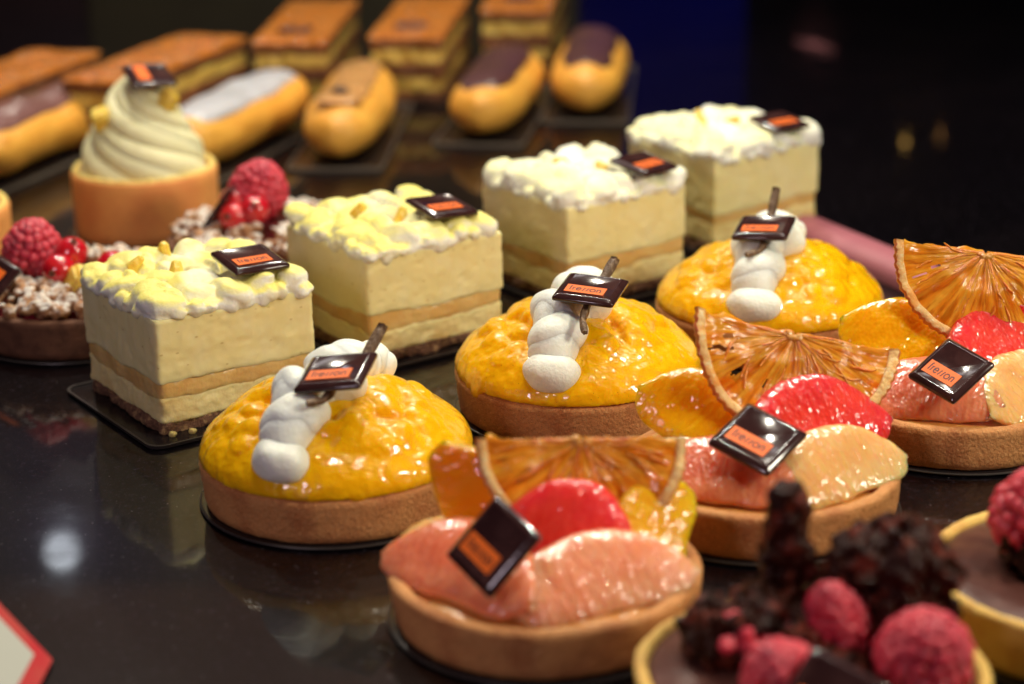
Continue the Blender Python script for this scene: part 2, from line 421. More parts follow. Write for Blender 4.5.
def plaque(parent, world, size, text=True, th=.22, label_rect=(.14, .78, .20, .47)):
    """world = matrix of the plaque centre (bottom face on z=0 of its own frame)"""
    s = size/2; bm = bmesh.new(); vs = []; n = 5
    # lofted rounded square: foot, side, raised bevel, inner field slightly sunk
    rings = [(s*.97, 0), (s, .03), (s, th*.45), (s*.975, th*.62), (s*.86, th*.93), (s*.82, th), (s*.79, th*1.0), (s*.775, th*.955)]
    P = None
    for h, z in rings:
        r = .09; pts = []
        for cx, cy, a0 in ((1, -1, -pi/2), (1, 1, 0), (-1, 1, pi/2), (-1, -1, pi)):
            for k in range(n):
                a = a0+pi/2*k/(n-1)
                pts.append((cx*(h-r)+r*cos(a), cy*(h-r)+r*sin(a), z))
        P = len(pts); vs += pts
    F = [(j*P+i, j*P+(i+1) % P, (j+1)*P+(i+1) % P, (j+1)*P+i) for j in range(len(rings)-1) for i in range(P)]
    F.append(tuple(reversed(range(P)))); F.append(tuple(range((len(rings)-1)*P, len(rings)*P)))
    add_mesh(bm, vs, F)
    o = obj('plaque', bm, 'plaque', parent, sharp=50)
    o.matrix_local = parent.matrix_basis.inverted() @ world
    z = th*.955
    x0, x1, y0, y1 = [(v-.5)*size for v in label_rect]
    bm = bmesh.new()
    add_mesh(bm, [(x0, y0, z+.002), (x1, y0, z+.002), (x1, y1, z+.002), (x0, y1, z+.002), (x0, y0, z+.012), (x1, y0, z+.012), (x1, y1, z+.012), (x0, y1, z+.012)],
             [(4, 5, 6, 7), (0, 1, 5, 4), (1, 2, 6, 5), (2, 3, 7, 6), (3, 0, 4, 7)])
    obj('printed_label', bm, 'label', o, sharp=20)
    if text:
        bm = bmesh.new(); x = 0; word = 'fresson'
        tot = sum(GLYPHS[c][0] for c in word)+.2*(len(word)-1)
        k = (x1-x0)*.80/tot; ox = (x0+x1)/2-(x1-x0)*.40; oy = (y0+y1)/2-k*.58
        q = 0
        for c in word:
            w, st = GLYPHS[c]
            for pts in st:
                q += 1
                stroke(bm, [(ox+(x+a)*k, oy+b*k) for a, b in pts], .042*size/1.95, z+.0125, .004+.0012*(q % 3))
            x += w+.2
        obj('lettering', bm, 'ink', o, sharp=20)
    return o

CAM = V((0, 0, 23.905))
POSE = {  # centre, text direction, up-of-text direction, distance factor
 'mango1': ([-4.75, 52.66, 5.02], [0.964, -0.227, 0.135], [0.205, 0.966, 0.16], 1.035),
 'mango2': ([2.39, 59.38, 5.1], [0.947, -0.316, -0.051], [0.32, 0.942, 0.104], 1.035),
 'mango3': ([8.67, 68.16, 4.43], [0.951, -0.303, 0.063], [0.294, 0.948, 0.122], 1.00),
 'fruit1': ([-0.48, 44.6, 3.53], [0.541, -0.81, -0.228], [0.659, 0.24, 0.713], 1.03),
 'fruit2': ([6.4, 50.62, 3.7], [0.769, -0.584, -0.261], [0.639, 0.7, 0.317], 1.045),
 'fruit3': ([13.45, 59.73, 2.21], [0.60, -0.77, -0.20], [0.746, 0.45, 0.49], .975),
 'cake1': ([-8.23, 62.81, 5.22], [0.84, 0.543, -0.024], [-0.536, 0.835, 0.125], 1.022),
 'cake2': ([-2.37, 69.59, 5.01], [0.808, 0.585, -0.073], [-0.574, 0.809, 0.13], 1.010),
 'cake3': ([5.12, 76.79, 4.6], [0.722, 0.692, -0.006], [-0.684, 0.714, 0.148], .99),
 'cake4': ([11.41, 85.37, 4.15], [0.84, 0.54, -0.002], [-0.53, 0.84, 0.12], .968),
 'swirl': ([-15.0, 85.85, 6.5], [0.413, -0.859, -0.303], [0.894, 0.446, -0.043], .985),
}
def pose(key):
    p, ex, ey, s = POSE[key]
    m = plaque_basis(CAM+(V(p)-CAM)*s, ex, ey)
    return m, 1.9*s

# ---------------------------------------------------------------- boards
def round_board(x, y, label, r=4.02, group='round cake boards'):
    t = thing('cake_board', label, 'cake board', (x, y, 0), 0, group)
    bm = bmesh.new(); lathe(bm, [(0.01, .006), (r-.05, .006), (r, .03), (r, .085), (r-.05, .105), (r-.22, .105), (.01, .1)], 96)
    obj('disc', bm, 'board', t)
    bm = bmesh.new(); tube(bm, [V((r*cos(a), r*sin(a), .075)) for a in [2*pi*i/96 for i in range(97)]], .035, 8, caps=False)
    obj('rim', bm, 'board_edge', t)
    return t

def rect_board(x, y, a, hx, hy, label, edge='board_edge', up=.05, group='rectangular cake boards', rr=.5):
    t = thing('cake_board', label, 'cake board', (x, y, 0), a, group)
    bm = bmesh.new(); block(bm, -hx, hx, -hy, hy, .006, .1, n=20, nzv=2, rr=rr)
    obj('sheet', bm, 'board', t)
    pts = []
    for cx, cy, a0 in ((1, -1, -pi/2), (1, 1, 0), (-1, 1, pi/2), (-1, -1, pi)):
        for k in range(7):
            b = a0+pi/2*k/6
            pts.append(V((cx*(hx-rr)+rr*cos(b), cy*(hy-rr)+rr*sin(b), 0)))
    pts.append(pts[0].copy())
    bm = bmesh.new(); n = len(pts); vs = []
    for p in pts:
        q = p*(1-.05/max(hx, hy))
        vs += [(p.x, p.y, .03), (p.x*1.008, p.y*1.008, .1+up), (q.x, q.y, .1+up), (q.x*.997, q.y*.997, .08)]
    add_mesh(bm, vs, grid_faces(n, 4, close_v=True))
    obj('rim', bm, edge, t)
    return t

# ---------------------------------------------------------------- lemon cakes
def cream_top(seed, w=2.83):
    rnd = random.Random(seed); bm = bmesh.new()
    block(bm, -w+.06, w-.06, -w+.06, w-.06, 3.62, 4.05, n=16, nzv=4, rr=.35, dis=.12, seed=seed)
    # piped dots, uneven and squashed against each other
    g = 5
    for i in range(g):
        for j in range(g):
            x = -w+.55+(2*w-1.1)*i/(g-1)+rnd.uniform(-.3, .3); y = -w+.55+(2*w-1.1)*j/(g-1)+rnd.uniform(-.3, .3)
            r = rnd.uniform(.52, .82); h = rnd.uniform(.36, .60)
            Rm = Matrix.Rotation(rnd.uniform(-.4, .4), 3, 'X') @ Matrix.Rotation(rnd.uniform(-.4, .4), 3, 'Y') @ Matrix.Rotation(rnd.uniform(0, 3), 3, 'Z')
            x = max(-w+r*.8, min(w-r*.8, x)); y = max(-w+r*.8, min(w-r*.8, y))
            ell(bm, (x, y, 4.06+rnd.uniform(-.06, .08)), (r*1.15, r*.88, h), Rm, 16, 10, .2, 1.3, seed)
    for i in range(16):
        x, y = rnd.uniform(-w+.4, w-.4), rnd.uniform(-w+.4, w-.4)
        ell(bm, (x, y, 4.2+rnd.uniform(0, .16)), (rnd.uniform(.25, .42), rnd.uniform(.25, .4), rnd.uniform(.25, .42)), None, 12, 8, .2, 1.8, i)
    for i in range(44):                    # edge dribbles
        s = i % 4; t = rnd.uniform(-w+.15, w-.15)
        x, y = [(t, -w+.1), (w-.1, t), (t, w-.1), (-w+.1, t)][s]
        ell(bm, (x, y, 3.86+rnd.uniform(-.12, .2)), (rnd.uniform(.2, .34), rnd.uniform(.2, .34), rnd.uniform(.16, .3)), None, 10, 7, .25, 2.2, seed+i)
    bm = remesh(bm, .06, 3)
    for v in bm.verts:
        v.co += v.normal*(.02*nz(v.co, 2.0, seed)+.008*nz(v.co, 6.5, seed))
    return bm

def cake(x, y, a, label, blabel, key, seed):
    rect_board(x+.1, y-.1, a, 3.55 if seed == 1 else 3.2, 3.45 if seed == 1 else 3.2, blabel)
    t = thing('lemon_cake', label, 'cake', (x, y, .11), a, 'square lemon cakes in the diagonal row')
    rnd = random.Random(seed*7); w = 2.82
    # wavy boundaries between the layers
    f1 = lambda X, Y: .36+.07*nz((X, Y, 0), .8, seed)
    f2 = lambda X, Y: 1.14+.22*nz((X, Y, 4), .5, seed)+.10*nz((X, Y, 4), 1.6, seed)
    f3 = lambda X, Y: 1.68+.22*nz((X, Y, 8), .42, seed+1)+.06*nz((X, Y, 8), 1.8, seed)
    bm = bmesh.new(); block(bm, -w+.04, w-.04, -w+.04, w-.04, 0, .4, n=44, nzv=5, rr=.2, dis=.22, seed=seed, top=lambda X, Y: f1(X, Y)+.04)
    obj('biscuit_base', bm, 'biscuit', t, sharp=60)
    bm = bmesh.new(); block(bm, -w+.05, w-.05, -w+.05, w-.05, 0, 0, n=70, nzv=14, rr=.18, dis=.06, seed=seed+2, pits=.04, bot=f1, top=lambda X, Y: f2(X, Y)+.03)
    obj('lower_mousse', bm, 'mousse_low', t, sharp=60)
    bm = bmesh.new(); block(bm, -w+.06, w-.06, -w+.06, w-.06, 0, 0, n=40, nzv=5, rr=.18, dis=.05, seed=seed+4, bot=f2, top=lambda X, Y: f3(X, Y)+.03)
    obj('jelly_layer', bm, 'jelly', t, sharp=60)
    bm = bmesh.new(); block(bm, -w, w, -w, w, 0, 0, n=80, nzv=30, rr=.16, dis=.035, seed=seed+5, pits=.022, bot=f3, top=lambda X, Y: 3.8)
    obj('mousse', bm, 'mousse', t, sharp=60)
    obj('cream_topping', cream_top(seed), 'topping' if seed < 3 else 'topping_pale', t, sharp=None)
    spots = {1: [(-1.55, 1.0), (-.15, 1.9), (-.75, -.25)], 2: [(-1.0, .6), (.9, -.75), (-.2, -.9)], 3: [(-.6, .7), (.25, -.85)], 4: [(-.9, .3), (.4, -.2), (-.2, 1.4)]}[seed]
    for k, (px, py) in enumerate(spots):
        bm = bmesh.new(); bmesh.ops.create_cube(bm, size=.60)
        for v in bm.verts:
            v.co.x *= rnd.uniform(.75, 1.1); v.co.y *= rnd.uniform(.55, .9)
            if v.co.z > 0: v.co.x *= .45; v.co.y *= .6
        bmesh.ops.bevel(bm, geom=bm.edges[:], offset=.09, segments=3, affect='EDGES', profile=.6)
        obj('candied_cube', bm, 'candied', t, (px, py, 4.50+.1*rnd.random()), (rnd.uniform(-.9, .9), rnd.uniform(-.9, .9), rnd.uniform(0, 3)), sharp=50)
    m, s = pose(key); plaque(t, m, s)
    if seed == 1:
        for (px, py) in ((-2.25, -3.05), (-2.62, -2.95)):
            bm = bmesh.new(); ell(bm, (0, 0, .06), (.13, .11, .1), None, 10, 7, .5, 3, seed)
            tag(obj('cake_crumb', bm, 'crumb', None, (x+px*.3-.0+(.95 if px < -2.5 else .25), y-3.75+(.15 if px < -2.5 else -.1), .11)),
                'larger pale yellow crumb fallen on the black board' if px > -2.5 else 'small pale crumb beside the base of the nearest lemon cake', 'crumb')
    return t

# ---------------------------------------------------------------- tart shells
def shell(t, seed, m='crust', r=4.0, h=1.32, wall=.34, depth=.55, name='crust'):
    bm = bmesh.new()
    prof = [(.01, 0), (r-.28, 0), (r-.16, .05)]+[(r-.13+.13*k/7, .08+(h-.14)*k/7) for k in range(1, 8)]+[(r-.05, h-.01), (r-.14, h+.03), (r-wall+.08, h+.02), (r-wall, h-.05), (r-wall-.03, h-depth), (.01, h-depth)]
    lathe(bm, prof, 128, .012, seed)
    for v in bm.verts:
        R = v.co.xy.length
        if R > 2: v.co += V((v.co.x, v.co.y, 0)).normalized()*(.03*nz(v.co, 3.2, seed)+.02*nz(v.co, 8, seed)); v.co.z += .025*nz(v.co, 2.5, seed+2)*(v.co.z > .5)
    return obj(name, bm, m, t, sharp=70)

def mango_tart(x, y, label, key, seed, pod):
    round_board(x, y, 'round black cake board under the %s mango tart' % ('nearest' if seed == 1 else 'middle' if seed == 2 else 'farthest'))
    t = thing('mango_tart', label, 'tart', (x, y, .11), 0, 'mango tarts with a stripe of cream')
    shell(t, seed)
    rnd = random.Random(seed*31); R0 = 4.06; H = 2.25
    dome = lambda r: 1.0+H*max(0, 1-(r/R0)**2.3)**.72
    ax = V((.40, .92, 0)).normalized() if seed == 1 else V((.30, .95, 0)).normalized(); sd = V((ax.y, -ax.x, 0))
    bm = bmesh.new()
    lathe(bm, [(.01, 1.0)]+[(R0*.87*k/16, 1.0) for k in range(1, 16)]+[(R0*.93, 1.36)]+[(R0*.985*cos(pi/2*k/14)**.9, 1.38+(H-.62)*sin(pi/2*k/14)) for k in range(0, 14)]+[(.01, 1.0+H-.22)], 64)
    for k in range(140):
        r = R0*sqrt(rnd.random())*.94; a = rnd.uniform(0, 2*pi); p = V((r*cos(a), r*sin(a), 0))
        s = abs(p.dot(sd))
        z = max(1.50, dome(r)-.09-.22*exp(-(s/.7)**2))
        q = rnd.uniform(.46, .66)
        n = V((p.x*.5, p.y*.5, 1.6)).normalized(); xx, yy, zz = frame(n)
        Rm = Matrix((xx, yy, zz)).transposed() @ Matrix.Rotation(rnd.uniform(0, 3), 3, 'Z')
        k2 = 1 if r < R0*.8 else .72
        ell(bm, (p.x*.97, p.y*.97, z-(.04 if r > R0*.8 else 0)), (q*1.15*k2, q*.85*k2, q*.66*k2), Rm, 14, 9, .12, 1.2, seed+k)
    bm = remesh(bm, .06, 3)
    for v in bm.verts: v.co += v.normal*(.03*nz(v.co, 1.3, seed)+.012*nz(v.co, 3.2, seed))
    obj('mango_topping', bm, 'mango', t, sharp=None)
    # one rope of piped cream with nozzle folds, from the front rim over the top
    bm = bmesh.new(); pts = []; NP = 200
    for i in range(NP):
        u = i/(NP-1); d = -3.85+6.6*u; p = ax*d+sd*(.27*sin(u*4.4*pi+.6)*min(1, u*4))
        z = dome(min(p.length, 3.6))+.12+.25*sstep(.02, .3, u)
        pts.append(V((p.x, p.y, z)))
    def lobe(a, u):
        ph = 6.2*u+.40; k = int(ph); sg = 1 if k % 2 else -1
        f = ph-k+.30*sg*cos(a)*sin(pi*(ph-k))
        return (.68+.36*abs(sin(pi*max(0, min(1, f))))**.6)*(1-.12*abs(sin(a))**3)*(1+.035*sin(3*a+7*u+k))
    def girth(u):
        return .02+.90*max(0, 1-abs(2*u-1)**(5 if u < .5 else 9))**.5*(1-.20*u)
    tube(bm, pts, girth, 56, rf=lobe)
    for k in range(7):                       # the dollops themselves, each laid over the one behind
        i = int(NP*(.075+.140*k)); p = pts[i]; sg = 1 if k % 2 else -1
        t_ = (pts[min(i+3, NP-1)]-pts[i-3]).normalized(); xx = V((0, 0, 1)).cross(t_).normalized(); zz = t_.cross(xx).normalized()
        xx = -xx
        Rm = Matrix((t_.cross(zz).normalized(), t_, zz)).transposed() @ Matrix.Rotation(.42*sg*(k > 0), 3, 'Z') @ Matrix.Rotation(.30, 3, 'X')
        g_ = .94 if k == 0 else 1.10-.05*k
        ell(bm, p+t_.cross(zz).normalized()*(.14*sg*(k > 0))+zz*(.0 if k == 0 else .07), (g_*.98, g_*.70, g_*.80), Rm, 44, 28, .10, 1.2, seed+k)
    for v in bm.verts: v.co += V((1, .5, .6))*.05*nz(v.co, 1.1, seed)
    for _ in range(1): bmesh.ops.smooth_vert(bm, verts=bm.verts[:], factor=.4, use_axis_x=True, use_axis_y=True, use_axis_z=True)
    obj('piped_cream', bm, 'ivory', t, sharp=None)
    m, s = pose(key); plaque(t, m, s)
    c = V(m.translation)/U-V((x, y, .11)); nrm = m.to_3x3() @ V((0, 0, 1))
    # vanilla pod strip pushed under the plaque
    top, low = pod
    pts = [c+V(low[i]) for i in range(len(low))]+[c+V((0, .2, -.18)), c+V(top[0]), c+V(top[1])]
    bm = bmesh.new()
    P = []
    for i in range(len(pts)-1):
        for q in range(6): P.append(pts[i].lerp(pts[i+1], q/6))
    P.append(pts[-1])
    tube(bm, P, lambda u: .09+.055*u+.012*sin(23*u), 14, rf=lambda a, u: 1+.2*cos(5*a+2*u))
    obj('vanilla_pod', bm, 'vanilla', t, sharp=None)
    return t

# ---------------------------------------------------------------- citrus
def segment(parent, c, axis, face, L, W, T, m, seed, bow=.25, name='citrus_segment'):
    """peeled wedge: axis = tip to tip, face = the way its broad side looks"""
    ax = V(axis).normalized(); fn = V(face); fn = (fn-ax*fn.dot(ax)).normalized(); wd = fn.cross(ax)
    nu, nv = 56, 30; vs = []
    for i in range(nu):
        t = -1+2*i/(nu-1); s = max(.02, 1-abs(t)**2.6)**.55
        for j in range(nv):
            a = 2*pi*j/nv; cw, ch = cos(a), sin(a)
            cw2 = math.copysign(abs(cw)**.8, cw); ch2 = math.copysign(abs(ch)**.75, ch)
            w = W/2*s*cw2; th = T/2*s*ch2*(.72+.28*cw2)
            p = V((t*L/2*(1-.06*abs(cw)), w-bow*W*t*t+bow*.4*W, th))
            p += V((0, 0, 1))*(.10*T*nz(p, 1.0, seed))+V((0, 1, 0))*(.07*nz(p, 1.3, seed+5))
            d = .03*nz((p.x*1.6, p.y*.7, p.z), 3.2, seed)+.035*nz(p, 1.4, seed+2)
            p.z += d*math.copysign(1, ch)
            vs.append(p)
    bm = bmesh.new(); v = add_mesh(bm, vs, grid_faces(nu, nv, close_v=True))
    bm.faces.new(list(reversed(v[:nv]))); bm.faces.new(v[-nv:])
    o = obj(name, bm, m, parent, sharp=None)
    R = Matrix((ax, wd, fn)).transposed().to_4x4(); R.translation = V(c)*U
    o.matrix_local = R
    return o

def dried_slice(parent, c, ex, ed, R, seed, curl=.35, a0=-.02, a1=pi+.02):
    """half a dried orange slice; ex runs along the cut edge, ed from its middle to the rind"""
    rnd = random.Random(seed)
    ex = V(ex).normalized(); ed = V(ed); ed = (ed-ex*ed.dot(ex)).normalized(); n = ex.cross(ed)
    if n.y > 0: n = -n
    B = Matrix((ex, ed, n)).transposed().to_4x4(); B.translation = V(c)*U
    spokes = [a0+.03]+[a0+(a1-a0)*(k+rnd.uniform(-.16, .16))/5 for k in range(1, 5)]+[a1-.03]
    def surf(a, r):
        x, y = r*cos(a), r*sin(a)
        return V((x, y, curl*(x/R)**2*.7-curl*.5*(y/R)**2+.32*nz((x, y, 0), .6, seed)+.07*nz((x, y, 0), 2.2, seed)))
    na, nr = 130, 44; th = .06
    bm = bmesh.new(); uvl = bm.loops.layers.uv.new('UVMap'); vs = []; par = []
    for side in (1, -1):
        for i in range(na):
            a = a0+(a1-a0)*i/(na-1)
            for j in range(nr):
                r = .10+(R*.9-.10)*j/(nr-1)
                if j == 0: pass
                dist = min(abs(a-s)*r for s in spokes)
                puff = .10*min(1, dist/.45)
                p = surf(a, r); p.z += side*(th*.5)+(.06-puff*.9)*side*.6+.035*nz((a*9, r*1.6, side), 1.5, seed)
                if i in (0, na-1): p += V((0, .22*nz((r*1.1, i*.01, seed), 1.5, seed)+.07*nz((r*5, 3, i*.01), 1, seed), 0))
                vs.append(p); par.append((a/pi*R*1.6/10, r/10))
    F = []
    for s in (0, 1):
        for f in grid_faces(na, nr): F.append(tuple(i+s*na*nr for i in (f if s == 0 else reversed(f))))
    # torn holes: patches of pulp missing next to the rind and the cut edge
    holes = []
    for k in range(7):
        a = rnd.uniform(a0+.1, a1-.1); r = R*rnd.uniform(.55, .84); holes.append((a, r, rnd.uniform(.04, .08), rnd.uniform(.2, .34)))
    def keep(f):
        q = f[0] % (na*nr); i, j = divmod(q, nr); a = a0+(a1-a0)*i/(na-1); r = .10+(R*.9-.10)*j/(nr-1)
        for (ha, hr, hw, hl) in holes:
            if ((a-ha)*r/hw)**2+((r-hr)/hl)**2 < 1+.6*nz((a*12, r*4, 0), 1, seed): return False
        return True
    bv = [bm.verts.new(p) for p in vs]
    for f in F:
        if not keep(f): continue
        fc = bm.faces.new([bv[i] for i in f])
        for l, i in zip(fc.loops, f): l[uvl].uv = par[i]
    e = na*nr
    for j in range(nr-1):
        for q in ((j, j+1, j+1+e, j+e), ((na-1)*nr+j, e+(na-1)*nr+j, e+(na-1)*nr+j+1, (na-1)*nr+j+1)):
            fc = bm.faces.new([bv[i] for i in q])
            for l, i in zip(fc.loops, q): l[uvl].uv = par[i]
    for v in [v for v in bm.verts if not v.link_faces]: bm.verts.remove(v)
    o = obj('dried_orange_slice', bm, 'pulp', parent, sharp=None); o.matrix_local = B
    # rind: band of pith with a thin coloured skin
    bm = bmesh.new(); vs = []
    prof = [(.90, .5), (.915, 1), (.98, .95), (1.0, .5), (1.0, -.5), (.98, -.95), (.915, -1), (.90, -.5)]
    nR = 110
    for i in range(nR):
        a = a0+(a1-a0)*i/(nR-1)
        for (r, w) in prof:
            rr = R*r*(1+.012*nz((a*7, r, 0), 1, seed)+(.010*sin(a*70+2*nz((a*9, 0, 0), 1, seed)) if r > .95 else 0))
            p = surf(a, rr); p.z += w*.13*(1+.3*nz((a*5, 2, 0), 1, seed)); vs.append(p)
    K = len(prof)
    F = grid_faces(nR, K, close_v=True)
    v = add_mesh(bm, vs, F); bm.faces.new(list(reversed(v[:K]))); bm.faces.new(v[-K:])
    bm.faces.ensure_lookup_table()
    for f in bm.faces:
        cc = f.calc_center_median()
        if V((cc.x, cc.y, 0)).length > R*.98: f.material_index = 1
    obj('rind', bm, ['rind', 'rind_skin'], o, sharp=None)
    # membranes: radial walls that fork towards the rind, and a knot in the middle
    bm = bmesh.new()
    for s in spokes:
        pts = [surf(s+.05*nz((r, s, 0), 1.3, seed)*(0 if r < .3 else 1), r) for r in [.05+R*.86*k/16 for k in range(17)]]
        tube(bm, pts, lambda u: .085-.045*u, 8)
    for k in range(34):
        s = rnd.uniform(a0+.05, a1-.05); r0 = R*rnd.uniform(.12, .6); r1 = min(R*.9, r0+R*rnd.uniform(.15, .4)); da = rnd.uniform(-.26, .26)
        zz = rnd.choice((.05, -.05))
        pts = [surf(s+da*(q/7)**1.5+.03*nz((q, s, 0), .7, seed), r0+(r1-r0)*q/7)+V((0, 0, zz)) for q in range(8)]
        tube(bm, pts, lambda u: .022+.022*sin(pi*u), 6)
    for k in range(7):
        a = rnd.uniform(a0, a1); ell(bm, surf(a, .16)+V((0, -.05*rnd.random(), 0)), (.16, .13, .12), None, 10, 7, .4, 3, k)
    obj('membrane', bm, 'membrane', o, sharp=None)
    return o

def drips(t, seed, spots):
    for a, l in spots:
        bm = bmesh.new(); r = 4.02
        pts = [V((r*cos(a+.03*sin(k)), r*sin(a+.03*sin(k)), 1.34-l*k/6)) for k in range(7)]
        tube(bm, pts, lambda u: .10+.06*u, 10); bm = remesh(bm, .05, 3)
        obj('syrup_drip', bm, 'filler', t, sharp=None)

def fruit_tart(x, y, label, key, seed, which):
    round_board(x, y, 'round black cake board under the %s citrus tart' % {1: 'nearest', 2: 'middle', 3: 'rightmost'}[seed])
    t = thing('citrus_tart', label, 'tart', (x, y, .11), 0, 'citrus tarts with a dried orange slice')
    shell(t, seed+10, wall=.38, depth=.3)
    bm = bmesh.new(); lathe(bm, [(3.66, .7), (3.64, 1.08), (3.2, 1.14), (2.4, 1.18), (1.2, 1.2), (.01, 1.22)], 80, .01, seed)
    for v in bm.verts: v.co.z += .07*nz(v.co, 1.4, seed)
    obj('filling', bm, 'filler', t, sharp=None)
    for s in which['segs']: segment(t, *s)
    dried_slice(t, *which['slice'])
    m, s = pose(key); plaque(t, m, s)
    return t

# ---------------------------------------------------------------- berries and crumble
def raspberry(parent, c, r, h, axis, seed):
    rnd = random.Random(seed); bm = bmesh.new()
    x, y, z = frame(axis); Rm = Matrix((x, y, z)).transposed()
    ell(bm, (0, 0, -.04*h), (r*.80, r*.80, h*.82), None, 20, 14)
    rows = 10
    for j in range(rows):
        ph = -1.2+2.55*j/(rows-1); k = max(1, int(round(2*pi*cos(ph)/.345)))
        for i in range(k):
            a = 2*pi*(i+.5*(j % 2))/k+rnd.uniform(-.1, .1)+.5*j; p2 = ph+rnd.uniform(-.07, .07)
            tp = 1-.20*max(0, sin(p2))
            d = V((cos(p2)*cos(a)*tp, cos(p2)*sin(a)*tp, sin(p2)))
            q = r*rnd.uniform(.165, .215)
            ell(bm, (d.x*r*.84, d.y*r*.84, d.z*h*.9), q, None, 12, 8)
    ell(bm, (0, 0, h*.9), r*.19, None, 10, 7)
    for v in bm.verts: v.co = Rm @ v.co+V(c)
    return obj('raspberry', bm, 'rasp', parent, sharp=None)

def currant(parent, c, r, axis, seed):
    bm = bmesh.new(); ell(bm, c, (r, r, r*.96), None, 28, 18)
    o = obj('redcurrant', bm, 'currant', parent, sharp=None)
    x, y, z = frame(axis); bm = bmesh.new(); rnd = random.Random(seed)
    for k in range(9):
        a = 2*pi*k/9; p = V(c)+z*r*.97+(x*cos(a)+y*sin(a))*r*.12
        tube(bm, [p, p+z*r*.16+(x*cos(a)+y*sin(a))*r*.09*rnd.random()], lambda u: r*.07*(1-.6*u), 5)
    obj('calyx', bm, 'calyx', o, sharp=None)

def lumps(bm, n, fn, r0, r1, rnd, dis=.5, ds=1.8):
    for k in range(n):
        p = fn(rnd); r = rnd.uniform(r0, r1)
        Rm = Matrix.Rotation(rnd.uniform(0, 3), 3, 'X') @ Matrix.Rotation(rnd.uniform(0, 3), 3, 'Z')
        ell(bm, p, (r*rnd.uniform(.7, 1.3), r*rnd.uniform(.7, 1.2), r*rnd.uniform(.6, 1)), Rm, 12, 8, dis, ds/r*.5, rnd.random()*50)

def crumble_tart(x, y, label, seed):
    round_board(x, y, 'round black cake board under the crumble tart %s' % ('at the left edge' if seed == 1 else 'between the lemon cakes'))
    t = thing('crumble_tart', label, 'tart', (x, y, .11), 0, 'raspberry crumble tarts')
    shell(t, seed+20, 'crust_dark', h=1.45, depth=.3)
    bm = bmesh.new(); lathe(bm, [(3.6, .8), (3.58, 1.3), (2.2, 1.42), (.01, 1.45)], 64, .02, seed)
    obj('jam', bm, 'jam', t, sharp=None)
    rnd = random.Random(seed*5); bm = bmesh.new()
    def spot(r_):
        a = r_.uniform(0, 2*pi); r = 3.75*sqrt(r_.uniform(.12, 1)); return (r*cos(a), r*sin(a), 1.5+.65*(1-(r/3.9)**2)+r_.uniform(-.05, .3))
    lumps(bm, 330, spot, .12, .33, rnd)
    bm = remesh(bm, .06, 1)
    for v in bm.verts: v.co += v.normal*(.08*nz(v.co, 3.2, seed)+.05*nz(v.co, 7.5, seed))
    obj('crumble', bm, 'crumble', t, sharp=None)
    if seed == 1:
        raspberry(t, (-1.45, -.1, 3.0), 1.12, 1.15, (.15, -.25, 1), 3)
        for k, (p, q) in enumerate((((-.25, -1.5, 2.62), (-.2, -1, .1)), ((.05, -.6, 3.0), (.3, -.5, .8)), ((1.55, -.9, 2.55), (1, -.2, .5)))): currant(t, p, .60, q, k)
        bm = bmesh.new(); bmesh.ops.create_cube(bm, size=.95)
        for v in bm.verts: v.co.x *= .8 if v.co.z > 0 else 1.1
        bmesh.ops.bevel(bm, geom=bm.edges[:], offset=.14, segments=3, affect='EDGES')
        obj('candied_cube', bm, 'candied', t, (.62, -2.0, 2.35), (.4, .3, .5), sharp=50)
        m = plaque_basis(V((x-2.35, y-1.5, 3.0)), (.35, -.75, -.5), (.1, .60, -.75)) if False else plaque_basis(V((x-2.62, y-1.9, 2.5)), (.62, .45, .66), (-.70, .66, .22))
        plaque(t, m, 1.9, text=False)
    else:
        raspberry(t, (-.35, .3, 3.25), 1.18, 1.25, (.35, -.45, 1), 8)
        for k, (p, q) in enumerate((((-.35, -1.25, 2.85), (.1, -1, .6)), ((-1.15, -1.35, 2.62), (-.3, -1, .3)), ((-1.25, -.35, 2.95), (-.4, -.6, .6)))): currant(t, p, .60, q, k+5)
        m = plaque_basis(V((x-1.75, y-.6, 3.05)), (.10, .93, -.1), (.62, 0, .86))
        plaque(t, m, 1.9, text=False)
    return t

def shards(bm, n, fn, r0, r1, rnd):
    for k in range(n):
        p = V(fn(rnd)); r = rnd.uniform(r0, r1)
        Rm = Matrix.Rotation(rnd.uniform(0, 3), 3, 'X') @ Matrix.Rotation(rnd.uniform(0, 3), 3, 'Y') @ Matrix.Rotation(rnd.uniform(0, 3), 3, 'Z')
        sx, sy, sz = r*rnd.uniform(.7, 1.7), r*rnd.uniform(.6, 1.3), r*rnd.uniform(.3, .7)
        vs = [p+Rm @ V((a*sx*rnd.uniform(.7, 1.1), b*sy*rnd.uniform(.7, 1.1), c*sz)) for c in (-1, 1) for a, b in ((-1, -1), (1, -1), (1, 1), (-1, 1))]
        add_mesh(bm, vs, [(3, 2, 1, 0), (4, 5, 6, 7), (0, 1, 5, 4), (1, 2, 6, 5), (2, 3, 7, 6), (3, 0, 4, 7)])

def cluster(parent, seed, n, fn, r0, r1, name, m='cluster', vox=.07):
    rnd = random.Random(seed); bm = bmesh.new(); lumps(bm, n//3, fn, r0, r1, rnd, .7, 2); shards(bm, n, fn, r0*1.1, r1*1.15, rnd)
    bm = remesh(bm, .06, 1)
    for v in bm.verts: v.co += v.normal*(.04*nz(v.co, 3, seed)+.03*nz(v.co, 7, seed))
    return obj(name, bm, m, parent, sharp=None)

def blob_fn(c, s):
    def f(r):
        while True:
            d = V((r.uniform(-1, 1), r.uniform(-1, 1), r.uniform(-1, 1)))
            if d.length < 1: return (c[0]+d.x*s[0], c[1]+d.y*s[1], c[2]+d.z*s[2])
    return f

